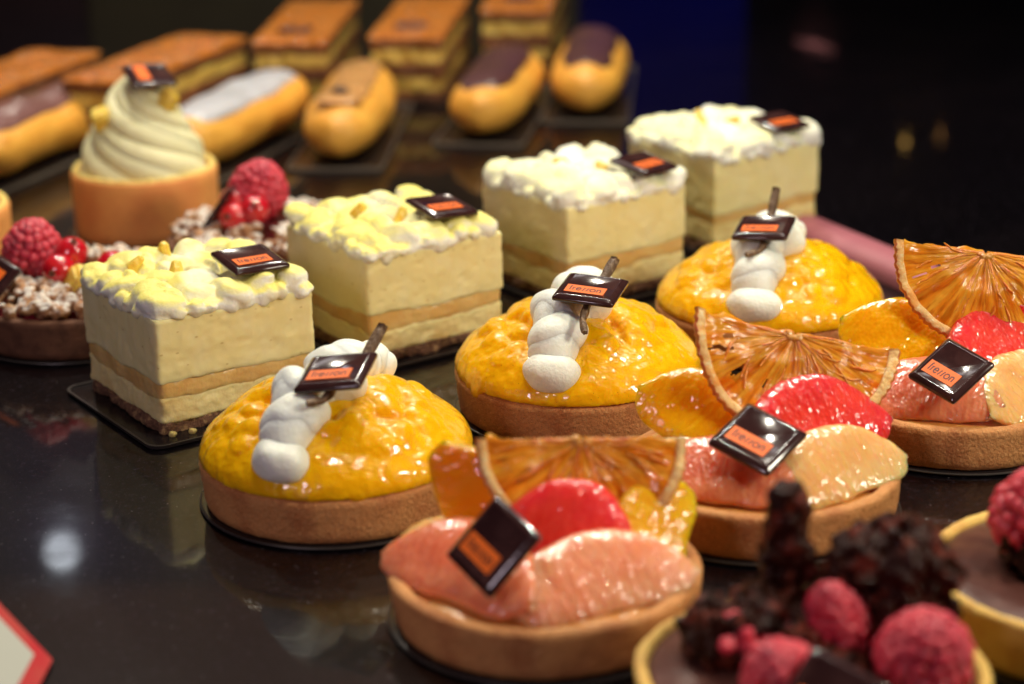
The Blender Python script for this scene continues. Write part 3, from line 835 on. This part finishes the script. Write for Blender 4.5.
def chocolate_tart(x, y, label, seed):
    round_board(x, y, 'round black cake board under the %s chocolate tart' % ('nearest' if seed == 1 else 'right hand'))
    t = thing('chocolate_tart', label, 'tart', (x, y, .11), 0, 'chocolate raspberry tarts')
    shell(t, seed+30, 'crust_yellow', h=1.5, wall=.3, depth=.35)
    bm = bmesh.new(); lathe(bm, [(3.72, .8), (3.70, 1.36), (3.55, 1.42), (2.2, 1.5), (.01, 1.55)], 96, .008, seed)
    for v in bm.verts: v.co.z += .05*nz(v.co, .9, seed)
    obj('ganache', bm, 'choc', t, sharp=None)
    if seed == 1:
        cluster(t, 11, 330, blob_fn((-.9, .9, 1.95), (2.0, 1.4, .85)), .10, .24, 'chocolate_crumble')
        cluster(t, 12, 480, blob_fn((1.95, 1.3, 2.8), (1.5, 1.15, 1.7)), .10, .27, 'chocolate_crumble')
        cluster(t, 14, 150, blob_fn((.2, -.7, 1.75), (1.1, .8, .4)), .09, .2, 'chocolate_crumble')
        cluster(t, 13, 230, blob_fn((-.40, 1.75, 3.5), (.48, .36, 1.75)), .10, .22, 'chocolate_shard')
        raspberry(t, (.62, .5, 2.35), .8, 1.15, (-.3, -.3, 1), 21)
        raspberry(t, (2.35, -.9, 2.2), 1.12, 1.15, (.1, -.5, 1), 22)
        raspberry(t, (-.75, -1.3, 1.75), 1.05, 1.1, (-.5, -.2, 1), 23)
        bm = bmesh.new(); rnd = random.Random(4); lumps(bm, 9, blob_fn((-1.3, .3, 2.3), (1.2, .7, .4)), .16, .28, rnd)
        obj('raspberry_piece', bm, 'rasp', t, sharp=None)
        m = plaque_basis(V((x-.0, y-2.75, 2.2)), (.80, -.5, -.25), (.52, .62, .58)); plaque(t, m, 1.9, text=False)
    else:
        cluster(t, 16, 520, blob_fn((-.1, .3, 2.1), (2.1, 1.5, 1.0)), .10, .27, 'chocolate_crumble')
        raspberry(t, (-1.3, .3, 2.8), 1.2, 1.25, (.1, -.3, 1), 24)
        raspberry(t, (1.7, -1.2, 2.4), 1.1, 1.15, (.4, -.3, 1), 25)
        bm = bmesh.new(); rnd = random.Random(9); lumps(bm, 8, blob_fn((-.3, -1.1, 1.7), (1.6, .7, .2)), .3, .5, rnd, .3)
        bm = remesh(bm, .08, 3); obj('ganache_dollop', bm, 'choc', t, sharp=None)
    return t

# ---------------------------------------------------------------- swirl cup, eclairs, millefeuilles
def swirl_cup(x, y, label, blabel, main):
    round_board(x, y, blabel, 3.3)
    t = thing('cream_cup', label, 'pastry', (x, y, .11), 0, 'whipped cream cups')
    bm = bmesh.new(); R = 3.05; H = 2.72
    lathe(bm, [(.01, 0), (R-.1, 0), (R-.02, .08)]+[(R-.02+.03*k/6, .1+(H-.2)*k/6) for k in range(1, 7)]+[(R-.04, H), (R-.3, H+.02), (R-.36, H-.1), (R-.36, 2.2), (.01, 2.2)], 96, .006, 3)
    obj('sponge_cup', bm, 'cup', t, sharp=70)
    bm = bmesh.new(); rnd = random.Random(6)
    for k in range(90):
        a = 2*pi*k/90; ell(bm, ((R-.2)*cos(a), (R-.2)*sin(a), H+.0), (.17, .17, .10+.05*rnd.random()), None, 8, 6, .5, 4, k)
    bm = remesh(bm, .06, 2); obj('rim', bm, 'cup_rim', t, sharp=None)
    bm = bmesh.new(); n = 8
    ell(bm, (0, 0, 3.1), (2.3, 2.3, 2.4), None, 32, 20)
    for k in range(n):
        pts = []
        for i in range(61):
            u = i/60; a = 2*pi*k/n-u*4.9
            r = 2.22*(1-u)**.66*(1-.14*exp(-u*9))*(1+.05*sin(k*3+u*8))+.05
            pts.append((r*cos(a), r*sin(a), 2.35+.12*sin(k*2.)+4.25*u**1.0))
        tube(bm, pts, lambda u: .58*(1-u)**.55+.13, 18)
    for k in range(5):     # second, lower turn of rope showing through
        pts = []
        for i in range(31):
            u = i/30; a = 2*pi*k/5+.5-u*2.4; r = 2.15*(1-.25*u)
            pts.append((r*cos(a), r*sin(a), 2.2+.9*u))
        tube(bm, pts, lambda u: .42*(1-u)**.5+.05, 12)
    obj('cream_swirl', bm, 'swirl', t, sharp=None)
    if main:
        for px, py, pz, s in ((1.25, -.55, 5.6, .75), (-1.35, -1.1, 5.0, .8), (.55, -.5, 6.15, .5)):
            bm = bmesh.new(); bmesh.ops.create_cube(bm, size=s)
            for v in bm.verts: v.co.z *= 1.15
            bmesh.ops.bevel(bm, geom=bm.edges[:], offset=.1, segments=3, affect='EDGES')
            obj('candied_cube', bm, 'candied', t, (px, py, pz), (.3, .4, px), sharp=50)
        m, s = pose('swirl'); plaque(t, m, s, text=False)
    return t

def eclair(x, y, a, L, icing, label, blabel, ilabel, seed, extra=None, w=1.95, ih=1.25):
    rect_board(x, y, a-pi/2, w+.3, L/2+.35, blabel, 'gold_edge', .10, 'long cake boards under the eclairs', .25)
    t = thing('eclair', label, 'eclair', (x, y, .11), a-pi/2, 'iced eclairs in the back row')
    def surf(n, k, m, lift=0, y0=-1, y1=1, a0=0, a1=2*pi, seedk=0, closed=True):
        vs = []
        for i in range(n):
            u = y0+(y1-y0)*i/(n-1)
            s = max(.02, 1-abs(u)**4.2)**.5
            for j in range(k):
                b = a0+(a1-a0)*j/(k if closed else k-1)
                X = (w*s+lift)*cos(b); Z = 1.4+(1.4*s**.6+lift)*sin(b)*(1 if sin(b) > 0 else .96)
                p = V((X, u*L/2*(1-.02*abs(cos(b))), Z))
                d = .17*nz(p, .5, seed)+.06*nz(p, 1.4, seed)
                p.x += d*cos(b); p.z += d*sin(b); vs.append(p)
        return vs
    bm = bmesh.new(); n, k = 60, 36
    v = add_mesh(bm, surf(n, k, 0), grid_faces(n, k, close_v=True)); bm.faces.new(v[:k]); bm.faces.new(list(reversed(v[-k:])))
    bmesh.ops.recalc_face_normals(bm, faces=bm.faces[:])
    obj('choux_bun', bm, 'bun', t, sharp=None)
    # icing hugging the top, rounded at its edges
    bm = bmesh.new(); n, k = 56, 26; top = []; 
    for i in range(n):
        u = -.80+1.60*i/(n-1); s = max(.02, 1-abs(u)**4.2)**.5
        e = max(0, 1-(abs(u)/.80)**6)**.5
        for j in range(k):
            q = -1+2*j/(k-1); b = pi/2-q*ih*(.55+.45*e)*(.62+.13*nz((u*3, q*.5, 0), 1, seed)); edge = max(0, 1-abs(q)**5)**.5*e
            lift = -.05+.26*edge
            X = (w*s+lift)*cos(b); Z = 1.4+(1.4*s**.6+lift)*sin(b)
            p = V((X, u*L/2, Z)); d = .17*nz(p, .5, seed)+.06*nz(p, 1.4, seed)
            p.x += d*cos(b); p.z += d*sin(b); top.append(p)
    add_mesh(bm, top, grid_faces(n, k)); bmesh.ops.recalc_face_normals(bm, faces=bm.faces[:])
    o = obj('icing', bm, icing, t, sharp=None)
    if ilabel: o['label'] = ilabel
    if extra == 'bean':
        bm = bmesh.new(); ell(bm, (0, -L*.30, 3.15), (.42, .32, .2), None, 20, 12)
        for v in bm.verts:
            if abs(v.co.x) < .05 and v.co.z > 3.15: v.co.z -= .05
        obj('coffee_bean', bm, 'bean', t, sharp=None)
        bm = bmesh.new(); ell(bm, (0, -L*.325, 2.85), (1.2, 1.0, .2), None, 28, 12, .1, 1, 3); obj('icing_disc', bm, 'ice_coffee', t, sharp=None)
    if extra == 'plaque':
        T = t.matrix_basis.copy()
        T = Matrix.Translation(V((x, y, .11))*U) @ Matrix.Rotation(a-pi/2, 4, 'Z')
        m = T @ plaque_basis(V((-.9, -L*.40, 2.2)), (.5, .2, .2), (-.3, .9, .45)); plaque(t, m, 1.7, text=False)
    return t

def millefeuille(x, y, a, L, label, blabel, seed, mark):
    rect_board(x, y, a-pi/2, 2.35, L/2+.4, blabel, 'board_edge', .03, 'long cake boards under the millefeuilles', .2)
    t = thing('millefeuille', label, 'pastry', (x, y, .11), a-pi/2, 'caramelised millefeuilles in the back row')
    w = 2.0; z = 0
    for k, (m, h, nm) in enumerate((('puff', .55, 'puff_layer'), ('custard', .8, 'custard_layer'), ('puff', .75, 'puff_layer'), ('custard', .75, 'custard_layer'), ('puff', .5, 'puff_layer'))):
        g = (.10 if m == 'custard' else 0)
        bm = bmesh.new(); block(bm, -w+g, w-g, -L/2+g, L/2-g, z, z+h+.02, n=30, nzv=6, rr=.15, dis=.14 if m == 'puff' else .22, seed=seed*3+k)
        obj(nm, bm, m, t, sharp=60); z += h
    bm = bmesh.new(); block(bm, -w-.02, w+.02, -L/2-.02, L/2+.02, z, z+.24, n=34, nzv=4, rr=.2, dis=.1, seed=seed+9, top=lambda X, Y: z+.22+.09*nz((X, Y, 0), .9, seed))
    obj('caramel_glaze', bm, 'caramel', t, sharp=60)
    if mark:
        bm = bmesh.new(); rnd = random.Random(seed); lumps(bm, 14, blob_fn((-.1, -L*.28, z+.27), (.95, .55, .06)), .16, .3, rnd)
        bm = remesh(bm, .07, 2); obj('chocolate_swirl', bm, 'choc', t, sharp=None)
    return t

# ================================================================= THE PLACE
# counter and the back of the display case
bm = bmesh.new(); block(bm, -90, 90, 8, 149, -2, 0, n=2, nzv=1, rr=.5)
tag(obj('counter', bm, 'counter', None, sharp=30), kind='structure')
def panel(name, x0, x1, y0, y1, z0, z1, m):
    bm = bmesh.new(); block(bm, x0, x1, y0, y1, z0, z1, n=3, nzv=2, rr=.15)
    return tag(obj(name, bm, m, None, sharp=30), kind='structure')
M['wall_dark'] = mat('dark_mahogany', (.024, .005, .003), .4, var=[('noise', .15, (.06, .014, .008), .45, .7, (.25, 1, 2)), ('noise', .6, (.015, .005, .004), .5, .75, (.2, 1, 3))])
M['wall_olive'] = mat('olive_brown_panel', (.13, .105, .045), .6, var=[('noise', .12, (.10, .08, .035), .4, .7)])
M['wall_blue'] = mat('deep_blue_panel', (.0, .002, .26), .7, spec=.1, var=[('noise', .1, (.0, .001, .18), .4, .7)])
M['wall_black'] = mat('black_panel', (.0015, .0015, .0015), .8, spec=.02)
M['wall_mauve'] = mat('mauve_grey_panel', (.11, .088, .175), .6, var=[('noise', .06, (.085, .066, .14), .4, .7)])
M['wall_wood'] = mat('brown_wood_panel', (.56, .26, .18), .5, var=[('noise', .12, (.50, .20, .11), .4, .7, (.3, 1, 2))])
panel('back_wall_mahogany', -95, -30.3, 149.5, 151, -2, 26, 'wall_dark')
panel('back_wall_olive', -30.2, 5.2, 149.5, 151, -2, 26, 'wall_olive')
panel('back_wall_blue', 5.3, 17.4, 149.5, 151, -2, 40, 'wall_blue')
panel('back_wall_black', 17.5, 95, 149.5, 151, -2, 90, 'wall_black')
panel('back_wall_mauve', -95, 5.2, 149.2, 151, 26.1, 47, 'wall_mauve')
panel('back_wall_wood', -95, 5.2, 148.9, 151, 47.1, 90, 'wall_wood')

# pink edge rail on the counter
bm = bmesh.new(); A = V((11.9, 83.1, 0)); B_ = V((21.5, 63.5, 0)); d = (B_-A).normalized(); s_ = V((d.y, -d.x, 0)); vs = []
prof = [(-1.0, .01), (-1.0, .3), (-.86, .62), (-.5, .84), (0, .9), (.5, .84), (.86, .62), (1.0, .3), (1.0, .01)]
for i in range(24):
    p = A+(B_-A)*(i/23)
    for (q, z) in prof: vs.append(p+s_*q+V((0, 0, z)))
v = add_mesh(bm, vs, grid_faces(24, 9, close_v=True)); bm.faces.new(list(reversed(v[:9]))); bm.faces.new(v[-9:])
bmesh.ops.recalc_face_normals(bm, faces=bm.faces[:])
tag(obj('edge_rail', bm, 'pink', None, sharp=50), 'rounded pink rail lying on the dark counter behind the citrus and mango tarts', 'rail')

# lemon cakes
AN = radians(34.6)
Aax, Bax = V((cos(AN), sin(AN), 0)), V((-sin(AN), cos(AN), 0))
for k, (fx, fy) in enumerate([(-11.04, 60.83), (-4.87, 67.11), (2.11, 73.16), (8.17, 79.89)]):
    c = V((fx, fy, 0))+(Aax+Bax)*2.82
    cake(c.x, c.y, AN, ['square lemon cake nearest the camera at left, cut faces showing an apricot jelly stripe',
                        'square lemon cake second in the row, just behind the nearest mango tart',
                        'square lemon cake third in the row, behind the middle mango tart',
                        'farthest square lemon cake of the row, against the black background'][k],
         ['black rounded board sticking out left of the nearest lemon cake', 'dark board under the second lemon cake of the row',
          'dark board under the third lemon cake of the row', 'dark board under the farthest lemon cake'][k], 'cake%d' % (k+1), k+1)

# mango tarts
POD = {1: ([(.75, 1.0, .15), (1.25, 1.75, .85)], [(-.75, -1.15, -.42), (-.35, -.95, -.42), (-.15, -.75, -.3)]),
       2: ([(.5, 1.0, .2), (.85, 1.5, .62)], [(-.25, -1.7, -.75), (-.3, -1.2, -.5), (-.2, -.8, -.32)]),
       3: ([(.35, 1.0, .25), (.6, 1.6, 1.05)], [(-.75, -1.25, -.5), (-.3, -1.05, -.45), (-.1, -.75, -.3)])}
mango_tart(-5.18, 56.26, 'mango tart nearest the camera, glossy yellow with ivory cream stripe and chocolate plaque', 'mango1', 1, POD[1])
mango_tart(2.12, 63.16, 'mango tart in the middle of its row, a vanilla strip hanging below its plaque', 'mango2', 2, POD[2])
mango_tart(9.12, 69.67, 'farthest mango tart, in front of the pink rail and the last lemon cake', 'mango3', 3, POD[3])

# citrus tarts: (centre, axis, face, length, width, thickness, material, seed)
SEG2 = [
 ((-2.65, .55, 1.62), (.35, .9, -.05), (-.5, -.3, 1), 3.2, 1.9, 1.0, 'pale', 1),
 ((-1.65, .95, 2.25), (.72, -.45, -.55), (-.25, -.75, .8), 3.9, 2.5, 1.1, 'orange', 2),
 ((-1.25, -1.95, 1.72), (.93, -.32, .02), (-.1, -.55, 1), 4.5, 2.2, 1.2, 'peach', 3),
 ((1.55, .35, 2.25), (.97, .28, .12), (0, -.72, .72), 4.6, 2.5, 1.2, 'red', 4),
 ((2.0, -1.60, 1.72), (.84, .54, .04), (.15, -.65, 1), 4.5, 2.2, 1.2, 'pale', 5),
 ((3.1, .6, 1.72), (.25, .9, .1), (.5, -.3, 1), 2.8, 1.5, 1.0, 'orange', 6),
 ((.5, 2.3, 1.5), (1, -.1, 0), (0, -.2, 1), 4.4, 2.2, 1.0, 'orange', 7),
]
SEG1 = [
 ((-2.95, 1.1, 1.62), (.35, .9, -.05), (-.5, -.3, 1), 2.8, 1.4, .9, 'pale', 11),
 ((-1.85, 1.15, 2.55), (.25, -.15, -1), (-.2, -.85, .3), 3.5, 2.0, 1.1, 'orange', 12),
 ((-2.05, -1.15, 1.75), (.74, -.67, .02), (-.3, -.5, 1), 5.2, 2.3, 1.3, 'peach', 13),
 ((.60, -.25, 2.05), (.85, -.30, -.35), (0, -.75, .62), 3.8, 2.6, 1.2, 'red', 14),
 ((1.35, -1.85, 1.68), (.92, .36, .04), (.1, -.65, 1), 5.0, 2.2, 1.2, 'blush', 15),
 ((2.95, .55, 1.95), (.25, .75, .55), (.25, -.75, .6), 3.2, 2.0, 1.0, 'orange', 16),
 ((.6, 2.2, 1.5), (1, -.1, 0), (0, -.2, 1), 4.2, 2.2, 1.0, 'orange', 17),
]
SEG3 = [((p[0]+.12, p[1]+.05, p[2]+(.1 if m == 'red' else 0)), (A_[0], A_[1]+.08, A_[2]), F_, L_*1.03, W_*1.04, T_, m, sd+20) for p, A_, F_, L_, W_, T_, m, sd in SEG2]
SEG1 = [(p, A_, F_, L_*1.02, W_*1.06, T_*.78, m, sd) for p, A_, F_, L_, W_, T_, m, sd in SEG1]
SEG2 = [(p, A_, F_, L_*1.02, W_*1.06, T_*.78, m, sd) for p, A_, F_, L_, W_, T_, m, sd in SEG2]
SEG3 = [(p, A_, F_, L_, W_*1.04, T_*.8, m, sd) for p, A_, F_, L_, W_, T_, m, sd in SEG3]
fruit_tart(.73, 48.16, 'citrus tart nearest the camera, its plaque leaning steeply with one corner down', 'fruit1', 1,
    dict(segs=SEG1, slice=((1.0, 1.55, 4.05), (1, .12, -.06), (.05, -.42, -.9), 2.75, 41, .3)))
fruit_tart(6.98, 54.68, 'citrus tart in the middle, between the mango tarts and the chocolate crumble', 'fruit2', 2,
    dict(segs=SEG2, slice=((1.2, 2.0, 4.45), (1, .05, -.24), (.03, -.60, -.8), 3.1, 52, .45)))
fruit_tart(13.7, 60.7, 'citrus tart at the right edge, its tall dried orange slice against black', 'fruit3', 3,
    dict(segs=SEG3, slice=((1.25, 1.7, 5.1), (1, -.05, -.12), (.10, -.40, -.88), 2.95, 63, .35)))

# chocolate tarts
chocolate_tart(6.65, 42.0, 'chocolate raspberry tart nearest the camera with an upright dark chocolate shard', 1)
chocolate_tart(14.3, 47.0, 'chocolate raspberry tart at the right edge with one raspberry on top of dark crumble', 2)

# crumble tarts
crumble_tart(-15.8, 72.1, 'raspberry crumble tart at the left edge with three redcurrants in view', 1)
crumble_tart(-9.5, 78.7, 'raspberry crumble tart half hidden between the two nearest lemon cakes', 2)

# whipped cream cups
swirl_cup(-15.4, 85.3, 'tall whipped cream swirl in a sponge cup, topped with a plaque', 'round black board under the whole cream cup', True)
swirl_cup(-22.9, 79.4, 'cream cup cut off by the left edge of the photo', 'round black board under the cut off cream cup', False)

# eclairs: near end, direction
def ec(nx, ny, dx, dy, L, *a, **k):
    d = V((dx, dy)).normalized(); an = atan2(d.y, d.x)
    eclair(nx+d.x*L/2, ny+d.y*L/2, an, L, *a, **k)
ec(-25.6, 91.5, 4.8, 13, 13.5, 'ice_brown', 'eclair with mauve brown icing behind the cream cup at left', 'pale edged board under the mauve iced eclair', None, 1)
ec(-15.5, 93.8, 4.4, 13, 13.5, 'ice_white', 'eclair with white icing right of the cream swirl', 'pale edged board under the white iced eclair', None, 2, extra='plaque')
ec(-8.2, 95.2, .9, 14, 13.5, 'ice_coffee', 'eclair with coffee icing and a coffee bean', 'pale edged board under the coffee eclair', None, 3, extra='bean', ih=1.0)
ec(-1.5, 99.6, 2.1, 13.5, 13.5, 'ice_dark', 'chocolate iced eclair in front of the last millefeuille', 'pale edged board under the chocolate eclair beside the coffee eclair', None, 4)
ec(3.95, 104.2, 1.2, 14, 13.5, 'ice_dark', 'chocolate iced eclair standing alone before the blue backdrop', 'pale edged board under the eclair before the blue backdrop', None, 5)

# millefeuilles
def mf(fx, fy, dx, dy, L, *a):
    d = V((dx, dy)).normalized(); an = atan2(d.y, d.x)
    millefeuille(fx+d.x*L/2, fy+d.y*L/2, an, L, *a)
mf(-26.9, 95.5, 4.0, 12, 12.5, 'millefeuille with glossy speckled top at the left edge', 'dark board under the leftmost millefeuille', 1, False)
mf(-19.9, 99.3, 3.9, 11, 12.5, 'millefeuille directly behind the cream swirl, long side showing', 'dark board under the millefeuille behind the cream swirl', 2, False)
mf(-11.5, 108.6, .9, 13, 13, 'millefeuille behind the white iced eclair, yellow custard on its front', 'dark board under the millefeuille behind the white eclair', 3, True)
mf(-5.4, 109.4, 1.3, 13, 13, 'millefeuille between the coffee eclair and the chocolate eclair', 'dark board under the millefeuille behind the coffee eclair', 4, True)
mf(.5, 117.2, 1.3, 13, 13, 'farthest millefeuille, behind the chocolate eclair next to the blue backdrop', 'dark board under the farthest millefeuille', 5, True)

# price card at the lower left
t = thing('price_card', 'red bordered white price card corner at the lower left', 'price card', (-13.9, 45.6, 0), 0)
ex = V((-.608, .024, .793)).normalized(); ey = V((-.034, -.999, 0)); ey = (ey-ex*ey.dot(ex)).normalized(); ez = ex.cross(ey)
if ez.z < 0: ez = -ez
def card_pt(a, b, c): return V((-11.47+13.9, 45.9-45.6, .12))+ex*a+ey*b+ez*c
def card_box(bm, a0, a1, b0, b1, c0, c1):
    vs = [card_pt(a, b, c) for c in (c0, c1) for (a, b) in ((a0, b0), (a1, b0), (a1, b1), (a0, b1))]
    add_mesh(bm, vs, [(0, 1, 2, 3), (4, 5, 6, 7), (0, 1, 5, 4), (1, 2, 6, 5), (2, 3, 7, 6), (3, 0, 4, 7)]); bmesh.ops.recalc_face_normals(bm, faces=bm.faces[:])
bm = bmesh.new(); card_box(bm, 0, 4.6, 0, 7, -.08, 0); obj('border', bm, 'card_red', t, sharp=30)
bm = bmesh.new(); card_box(bm, .5, 4.1, .5, 6.5, .002, .012); obj('face', bm, 'card_white', t, sharp=30)
bm = bmesh.new(); q = card_pt(4.0, 3.5, -.14); tube(bm, [q, V((q.x-1.6, q.y, .1))], .12, 10); obj('stand', bm, 'wire', t)

# far lamps seen past the counter
for k, (p, r, cc, e, lb) in enumerate([((29.14, 148.7, 12.04), .15, (1, .55, .12), 9, 'larger warm pinpoint lamp mirrored in the black background'),
                                   ((31.69, 148.7, 11.56), .12, (1, .45, .12), 6, 'smaller warm pinpoint lamp beside the larger one')]):
    m = 'lamp_glow_%d' % k; M[m] = mat(m, (.1, .05, .02), .5, emit=cc, es=e)
    bm = bmesh.new(); ell(bm, (0, 0, 0), r, None, 16, 10)
    tag(obj('pinpoint_lamp', bm, m, None, p), lb, 'lamp', 'pinpoint lamps in the dark')
M['strip_glow'] = mat('strip_glow', (.1, .05, .05), .5, emit=(1, .34, .32), es=1.6)
bm = bmesh.new(); tube(bm, [(20.85, 148.7, 4.41), (22.3, 148.7, 4.66), (23.84, 148.7, 5.27)], lambda u: .03+.10*sin(pi*u), 12)
tag(obj('strip_lamp', bm, 'strip_glow', None), 'short dim pink strip lamp in the black background', 'lamp')

# ---------------------------------------------------------------- light
def lamp(name, kind, loc, target, energy, col, size=.02, sy=None, spot=None):
    l = bpy.data.lights.new(name, kind); l.energy = energy; l.color = col
    if kind == 'AREA':
        l.size = size*U
        if sy: l.shape = 'RECTANGLE'; l.size_y = sy*U
    else: l.shadow_soft_size = size*U
    if kind == 'SPOT': l.spot_size = radians(spot or 80); l.spot_blend = .6
    o = bpy.data.objects.new(name, l); COL.objects.link(o); o.location = V(loc)*U
    o.rotation_euler = (V(target)-V(loc)).to_track_quat('-Z', 'Y').to_euler()
    return o
WARM = (1, .88, .63)
for k, (p, e) in enumerate([((-14, 92, 66), 3.4), ((6, 86, 66), 4.6), ((26, 92, 66), 5.4), ((28, 44, 62), 2.8), ((0, 58, 72), 3.7), ((-28, 112, 66), 6.0), ((2, 120, 66), 5.8)]):
    lamp('case_spot_light', 'SPOT', p, (p[0]*.55, p[1]-14 if p[1] > 60 else p[1]+6, 0), e, (1, .94, .78), 1.0, spot=95)
lamp('front_light', 'AREA', (50, 38, 34), (4, 70, 2), 2.2, (1, .93, .74), 12, 10)
lamp('room_light', 'AREA', (-40, -4, 40), (0, 56, 1), 1.3, (.90, .72, .84), 14, 14)
lamp('wall_light', 'AREA', (0, 118, 96), (0, 150, 30), 1.7, (1, .93, .95), 120, 10)
lamp('caramel_sparkle_fill', 'POINT', (-30, 145, 26), (0, 0, 0), .16, (1, .9, .75), .7)  # added out-of-view fill that puts sparkle on the caramel tops
lamp('reflected_bulb', 'POINT', (-35.2, 147.0, 43.0), (0, 0, 0), .05, (.85, .92, 1), 1.1)

w = bpy.data.worlds.new('World'); sc.world = w; w.use_nodes = True
w.node_tree.nodes['Background'].inputs[0].default_value = (.004, .003, .006, 1)
w.node_tree.nodes['Background'].inputs[1].default_value = 1

# ---------------------------------------------------------------- camera
cd = bpy.data.cameras.new('camera'); co = bpy.data.objects.new('camera', cd); COL.objects.link(co)
cd.sensor_width = 36; cd.lens = 2072.7/1024*36; cd.clip_start = .02; cd.clip_end = 20
co.matrix_world = Matrix.Translation(CAM*U) @ Matrix.Rotation(radians(90-18.9067), 4, 'X') @ Matrix.Rotation(-radians(1.0255), 4, 'Z')
cd.dof.use_dof = True; cd.dof.focus_distance = .632; cd.dof.aperture_fstop = 7.8; cd.dof.aperture_blades = 0
sc.camera = co
sc.cycles.use_denoising = True
sc.cycles.max_bounces = 8
sc.view_settings.view_transform = 'Standard'; sc.view_settings.look = 'None'
sc.view_settings.exposure = 0; sc.view_settings.gamma = 1
